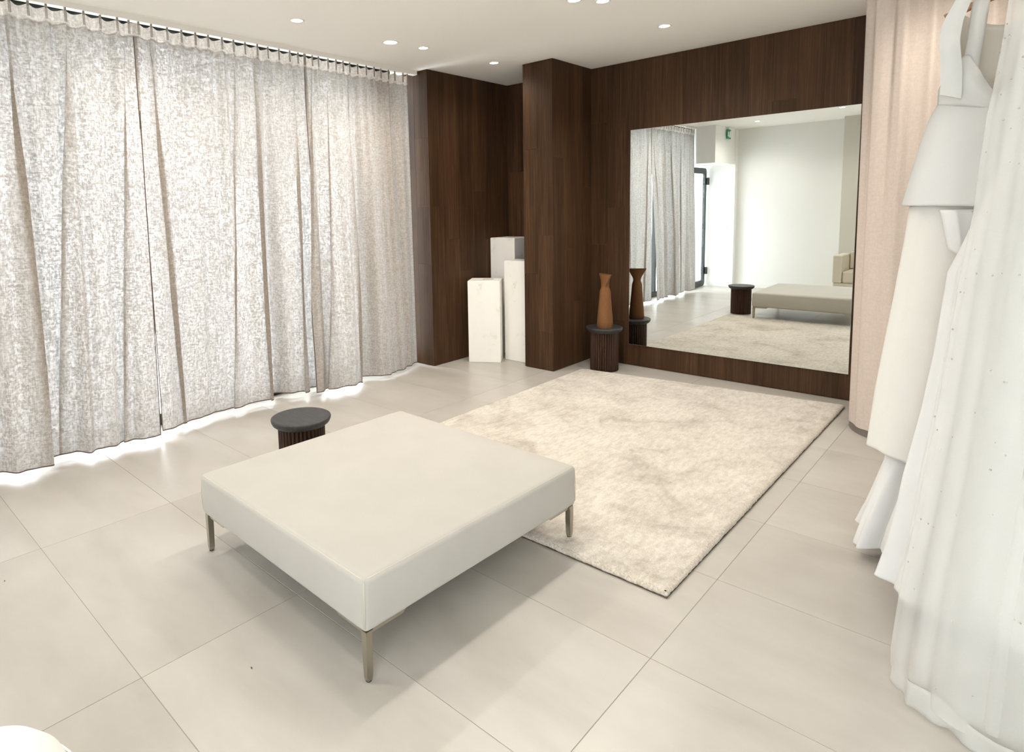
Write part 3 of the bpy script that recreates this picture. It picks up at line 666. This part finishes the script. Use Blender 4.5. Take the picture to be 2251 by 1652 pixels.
# ------------------------------------------------------------------ bridal gowns on a rail
gr = empty('clothes_rail', (3.30, -2.75, 0), 0, 'black clothes rail the bridal gowns hang from', 'clothes rail')
bm = bmesh.new(); tube(bm, [(0, -1.1, 2.42), (0, 1.1, 2.42)], 0.0125, 12); link('bar', from_bm(bm, True), M_black, gr)
for y in (-1.0, 1.0):
    bm = bmesh.new(); tube(bm, [(0, y, 2.42), (0, y, H-0.001)], 0.009, 10); link('hanging_rod', from_bm(bm, True), M_black, gr)
def hanger(cx, y, z, w, label):
    e = empty('coat_hanger', (cx, y, z), 0, label, 'hanger', 'wooden hangers on the rail')
    bm = bmesh.new(); pts = [(-w+2*w*i/16, 0.02*math.cos(PI*(i/16-0.5)*2)*0, 0.055*math.cos((i/16-0.5)*PI*0.95)) for i in range(17)]
    tube(bm, pts, [0.009+0.007*abs(i/8-1) for i in range(17)], 10); link('shoulder_bar', from_bm(bm, True), M_hanger, e)
    dxr = 3.30-cx; zr = 2.42-z
    bm = bmesh.new(); hp = [(0, 0, 0.05), (0, 0, zr-0.07), (dxr*0.6, 0, zr-0.045)] if abs(dxr) > 0.05 else [(0, 0, 0.05), (0, 0, zr-0.06)]
    for i in range(11): a = -PI/2 - 0.2 + i*PI*1.35/10; hp.append((dxr+0.0165*math.sin(-a)*0 + 0.0165*math.cos(a), 0, zr+0.0165*math.sin(a)))
    tube(bm, hp, 0.0022, 6); link('hook', from_bm(bm, True), M_steel, e)
def cloth_loft(rings, nang, nz, foldn, seed, hemfn=None, a0=0.0, a1=2*PI):
    """rings: (z, cx, cy, rx, ry, fold amplitude) from top to hem; a0..a1 the wrapped angle"""
    rnd = random.Random(seed); ph = [rnd.uniform(0, 6.28) for _ in range(8)]
    zs = [r[0] for r in rings]; ts = [i/(len(rings)-1) for i in range(len(rings))]
    full = abs(a1-a0-2*PI) < 1e-6
    def fn(u, v):
        vals = [interp([(t_, r[k]) for t_, r in zip(ts, rings)], v) for k in range(6)]
        z, cx, cy, rx, ry, fa = vals
        a = a0+(a1-a0)*u
        f = fa*(math.sin(foldn*a+ph[0]+0.5*math.sin(2*a+ph[1])) + 0.55*math.sin((foldn*2-1)*a+ph[2]) + 0.35*math.sin((foldn*3+1)*a+ph[3]+2*v))
        dz = (hemfn(a)*v**3 if hemfn else 0)
        return Vector((cx+(rx+f)*math.cos(a), cy+(ry+f)*math.sin(a), z+dz))
    return grid_me(fn, nang, nz, True, full)
def solid(o, th=0.003):
    m = o.modifiers.new('thickness', 'SOLIDIFY'); m.thickness = th; m.offset = 0; return o

# --- gown with folded sleeve and peplum
AX, AY = 3.055, -2.41
g = empty('gown', (AX, AY, 0), 0, 'ivory structured gown with folded strap and flared peplum', 'gown', 'bridal gowns on the rail')
def rel(rings, o): return [(r[0], r[1]-o[0], r[2]-o[1], *r[3:]) for r in rings]
pep = rel([(1.868, AX, AY, 0.172, 0.095, 0.001), (1.80, AX, AY, 0.200, 0.115, 0.001), (1.71, AX, AY, 0.222, 0.135, 0.002), (1.595, AX, AY, 0.244, 0.15, 0.004), (1.475, AX, AY, 0.266, 0.158, 0.008)], (AX, AY))
solid(link('peplum', cloth_loft(pep, 120, 24, 4, 2, lambda a: -0.012*math.cos(a-0.4)), M_crepe, g), 0.006)
# bodice front: two crossed cups leaving a V
def cup(side):
    pts = []
    def fn(u, v):
        # v 0 waist .. 1 top edge; u from side seam to centre
        xs = 0.172*(1-u)*side + (-0.012*side)*u
        top = 1.868 + (0.145*math.sin(min(1, (1-abs(u-0.45)/0.55))*PI/2) if u < 0.45 else 0.145*(1-(u-0.45)/0.55)**1.0*1.0 - 0.05*((u-0.45)/0.55))
        z = 1.855 + (top-1.855)*v - (0.045*u*(1-v))
        y = -0.095*math.sqrt(max(0.0, 1-(xs/0.18)**2)) - 0.03*math.sin(PI*u)*math.sin(PI*min(1, v*0.9+0.1))
        return Vector((xs, y - (0.006 if side < 0 else 0.0), z))
    return grid_me(fn, 24, 16)
solid(link('bodice_cup', cup(-1), M_crepe, g), 0.006); solid(link('bodice_cup', cup(1), M_crepe, g), 0.006)
# back bodice lining
bk = grid_me(lambda u, v: Vector(((u-0.5)*0.33*(1-0.25*v), 0.085*math.sqrt(max(0, 1-(2*u-1)**2*0.9)), 1.86+0.32*v - 0.05*v*v*math.sin(PI*u))), 20, 12)
solid(link('back_bodice', bk, M_crepe2, g), 0.004)
# folded strap, wide flat band hanging from the hanger
def strap(side):
    cl = [(0.350, -0.105, 0.012), (0.335, -0.122, 0.02), (0.26, -0.150, 0.026), (0.2, -0.158, 0.028), (0.1, -0.146, 0.029), (0.02, -0.143, 0.029), (-0.003, -0.143, 0.029)]
    def fn(u, v):
        i = v*(len(cl)-1); k = min(int(i), len(cl)-2); f = i-k
        h, x, w = [cl[k][j]+(cl[k+1][j]-cl[k][j])*f for j in range(3)]
        uu = 2*u-1
        x += 0.014
        return Vector((-(x+uu*w) if side > 0 else x+uu*w, -0.112-0.007*math.cos(uu*PI/2)-0.014*v, 1.872+h+(0.011*uu*v*-1 if side < 0 else 0.011*uu*v)))
    return grid_me(fn, 9, 24, False)
for s_ in (-1, 1):
    sm_ = strap(s_); so_ = solid(link('strap', sm_, M_crepe, g), 0.007); so_.data.set_sharp_from_angle(angle=math.radians(40)); so_.modifiers['thickness'].edge_crease_rim = 1.0
    sp_ = so_.modifiers.new('crisp', 'EDGE_SPLIT'); sp_.split_angle = math.radians(45)
# inner strap layer rising to the hanger
isl = grid_me(lambda u, v: Vector((-0.11+0.045*u+0.02*v, -0.055-0.02*math.sin(PI*u), 1.93+0.27*v)), 8, 10)
solid(link('inner_strap', isl, M_crepe, g), 0.004)
# long skirt with the slanting hem
sk = rel([(1.55, AX, AY, 0.19, 0.09, 0.002), (1.48, AX, AY, 0.245, 0.10, 0.003), (1.25, AX, AY, 0.265, 0.115, 0.007), (1.0, AX, AY, 0.29, 0.13, 0.009), (0.75, AX, AY, 0.315, 0.14, 0.011), (0.47, AX, AY, 0.335, 0.15, 0.012)], (AX, AY))
solid(link('skirt', cloth_loft(sk, 160, 40, 5, 4, lambda a: 0.045*-math.cos(a) - 0.12*max(0, math.cos(a))), M_skirt, g), 0.003)
# bow tail under the peplum
bt = grid_me(lambda u, v: Vector((-0.135+0.105*u+0.03*v+0.010*math.sin(u*7), -0.150-0.012*math.sin(u*PI*1.5), 1.47-(0.135+0.055*(1-abs(2*u-0.9)))*v)), 14, 12)
solid(link('bow_tail', bt, M_satin, g), 0.005)
# train falling to the floor
tn = rel([(0.60, 2.95, -2.36, 0.16, 0.10, 0.006), (0.43, 2.93, -2.36, 0.155, 0.12, 0.016), (0.30, 2.90, -2.35, 0.155, 0.13, 0.022), (0.17, 2.87, -2.34, 0.16, 0.14, 0.026), (0.07, 2.855, -2.33, 0.17, 0.145, 0.028)], (AX, AY))
solid(link('train', cloth_loft(tn, 150, 26, 6, 6, lambda a: 0.03*math.sin(3*a)), M_satin, g), 0.003)

# --- plain gown between
BX, BY = 3.21, -2.73
g = empty('gown', (BX, BY, 0), 0, 'plain white satin gown hanging behind the pearl tulle gown', 'gown', 'bridal gowns on the rail')
br = rel([(2.12, BX, BY, 0.10, 0.05, 0.001), (1.85, BX, BY, 0.11, 0.07, 0.002), (1.60, BX, BY, 0.13, 0.08, 0.003), (1.35, BX, BY, 0.21, 0.09, 0.003), (1.26, BX, BY, 0.24, 0.095, 0.004), (0.965, BX, BY, 0.262, 0.10, 0.006), (0.75, BX, BY, 0.285, 0.105, 0.008), (0.512, BX, BY, 0.318, 0.11, 0.012), (0.33, BX, BY, 0.335, 0.12, 0.015), (0.20, BX, BY, 0.35, 0.125, 0.018), (0.05, BX, BY, 0.38, 0.13, 0.018)], (BX, BY))
solid(link('skirt', cloth_loft(br, 200, 60, 6, 12, lambda a: 0.06*max(0, -math.cos(a))), M_satin, g), 0.003)
for s_ in (-1, 1):
    st = grid_me(lambda u, v: Vector((s_*(0.06+0.03*u+0.02*v), -0.03+0.02*v, 2.10+0.10*v)), 4, 5); solid(link('strap', st, M_satin, g), 0.003)

# --- pearl tulle gown, nearest
CX, CY = 3.338, -3.15
g = empty('gown', (CX, CY, 0), 0, 'sheer tulle gown scattered with pearls, nearest and cut by the right edge', 'gown', 'bridal gowns on the rail')
out = [(2.13, 0.235), (2.03, 0.245), (1.93, 0.25), (1.80, 0.262), (1.73, 0.27), (1.60, 0.277), (1.47, 0.283), (1.30, 0.300), (1.04, 0.318), (0.86, 0.332), (0.58, 0.358), (0.33, 0.386), (0.08, 0.402), (0.02, 0.400)]
tl = rel([(z, CX, CY, r, 0.085+0.11*(2.13-z)/2.1, 0.003+0.007*(2.13-z)/2.1) for z, r in out], (CX, CY))
tme = cloth_loft(tl, 320, 90, 8, 21, lambda a: 0.03*max(0, -math.cos(a)))
link('tulle_layer', tme, M_tulle, g)
t2 = rel([(z, CX+0.01, CY, r*0.90-0.006, (0.085+0.12*(2.13-z)/2.1)*0.93, 0.002+0.012*(2.13-z)/2.1) for z, r in out[:-1]] + [(0.06, CX+0.01, CY, 0.345, 0.185, 0.018)], (CX, CY))
link('inner_tulle_layer', cloth_loft(t2, 320, 80, 9, 33), M_tulle, g)
ln = rel([(z, CX+0.03, CY, max(0.12, r*0.80-0.012), (0.085+0.12*(2.13-z)/2.1)*0.8, 0.002+0.008*(2.13-z)/2.1) for z, r in out if z > 0.3] + [(0.30, CX+0.05, CY, 0.29, 0.15, 0.012)], (CX, CY))
link('lining', cloth_loft(ln, 160, 50, 6, 41, lambda a: 0.05*math.sin(2*a+1)), M_lining, g)
# crumpled satin hem band
hb = grid_me(lambda u, v: (lambda a: Vector(((0.398+0.010*math.sin(14*a)+0.006*v)*math.cos(a), (0.200+0.012*math.sin(9*a)+0.012*math.sin(23*a)*v)*math.sin(a), 0.075-0.07*v+0.012*math.sin(7*a)*(1-v))))(PI*1.02+u*0.62*PI), 120, 7)
solid(link('hem_band', hb, M_tulle, g), 0.002)
# pearls sewn to the tulle
rnd = random.Random(5); bm = bmesh.new(); vs_ = tme.vertices; placed = 0
while placed < 150:
    k = rnd.randrange(len(vs_)); co = vs_[k].co
    if co.y < 0.03 and co.x < 0.12 and co.z > 0.1:
        nrm = Vector((co.x/0.12, co.y/0.05, 0)).normalized()
        m = Matrix.Translation(co+nrm*0.002); bmesh.ops.create_icosphere(bm, subdivisions=1, radius=rnd.choice((0.0021, 0.0025, 0.003)), matrix=m); placed += 1
pe = link('pearls', from_bm(bm, True), M_pearl, g); pe['kind'] = 'stuff'
hanger(AX+0.02, AY, 2.165, 0.19, 'wooden hanger holding the peplum gown, at the upper right edge')
hanger(BX, BY, 2.175, 0.16, 'wooden hanger holding the plain satin gown behind the tulle one')
hanger(CX, CY, 2.13, 0.19, 'wooden hanger holding the pearl tulle gown nearest the camera')

# ------------------------------------------------------------------ white pouf, lower left corner
pf = empty('pouf', (1.54, -5.285, 0), 0, 'white rounded boucle pouf at the lower left corner', 'pouf')
bm = bmesh.new(); lathe(bm, [(0, 0.0008), (0.15, 0.0008), (0.185, 0.02), (0.20, 0.08), (0.205, 0.18), (0.20, 0.19), (0.182, 0.242), (0.15, 0.282), (0.10, 0.308), (0.05, 0.320), (0, 0.323)], 56)
link('cushion', from_bm(bm, True), M_boucle, pf)
bm = bmesh.new(); tube(bm, [(0.2065*math.cos(2*PI*i/40), 0.2065*math.sin(2*PI*i/40), 0.19) for i in range(40)], 0.003, 6, True); link('piping', from_bm(bm, True), M_boucle, pf)

# ------------------------------------------------------------------ things only the mirror shows
sf = empty('sofa', (1.6, -5.8, 0), 0, 'beige block-armed sofa seen at the right of the mirror', 'sofa')
cbox('base', (0.945, -6.12, 0.02), (2.0, -5.52, 0.27), M_sofa, sf, 0.015, 3)
cbox('seat_cushion', (1.065, -6.0, 0.272), (1.885, -5.515, 0.45), M_sofa, sf, 0.025, 4)
cbox('armrest', (0.935, -6.12, 0.272), (1.06, -5.51, 0.69), M_sofa, sf, 0.015, 3)
cbox('armrest', (1.89, -6.12, 0.272), (2.01, -5.51, 0.69), M_sofa, sf, 0.015, 3)
cbox('backrest', (1.065, -6.12, 0.452), (1.885, -6.005, 0.72), M_sofa, sf, 0.015, 3)
for x in (0.99, 1.95):
    for y in (-6.08, -5.56): cbox('foot', (x-0.02, y-0.02, 0.0008), (x+0.02, y+0.02, 0.0205), M_foot, sf)
sg = empty('exit_sign', (-0.78, -5.95, 2.80), 0, 'green and white exit pictogram sign hung near the ceiling, seen in the mirror', 'sign')
cbox('panel', (-0.80, -6.03, 2.62), (-0.785, -5.87, 2.78), M_signgreen, sg, 0.002)
cbox('bracket', (-0.80, -5.955, 2.78), (-0.787, -5.945, H-0.0005), M_rail, sg)
for nm, a in (('door_symbol', ((-6.015, 2.645), (-5.975, 2.755))), ('body_symbol', ((-5.955, 2.68), (-5.94, 2.735))), ('leg_symbol', ((-5.965, 2.65), (-5.952, 2.68))), ('leg_symbol', ((-5.942, 2.645), (-5.93, 2.682))), ('arrow_symbol', ((-5.915, 2.66), (-5.885, 2.74)))):
    cbox(nm, (-0.7852, a[0][0], a[0][1]), (-0.7838, a[1][0], a[1][1]), M_signwhite, sg)
sw = empty('light_switch', (-0.95, -6.33, 1.1), 0, 'small white light switch on the door jamb, seen in the mirror', 'switch')
cbox('plate', (-0.99, -6.33, 1.06), (-0.91, -6.322, 1.14), M_white, sw, 0.002)
cbox('rocker', (-0.975, -6.322, 1.075), (-0.925, -6.319, 1.125), M_signwhite, sw, 0.001)

for x, y, lb in ((0.111, -4.956, 'tiny dark crumb on the floor tile at the left edge of the photo'), (1.359, -4.509, 'tiny dark crumb on the floor left of the front bench leg')):
    cr = empty('crumb', (x, y, 0), 0, lb, 'crumb')
    bm = bmesh.new(); bmesh.ops.create_icosphere(bm, subdivisions=1, radius=0.0035, matrix=Matrix.Translation((0, 0, 0.0022)) @ Matrix.Diagonal((1.3, 0.7, 0.6, 1))); link('fleck', from_bm(bm), M_foot, cr)
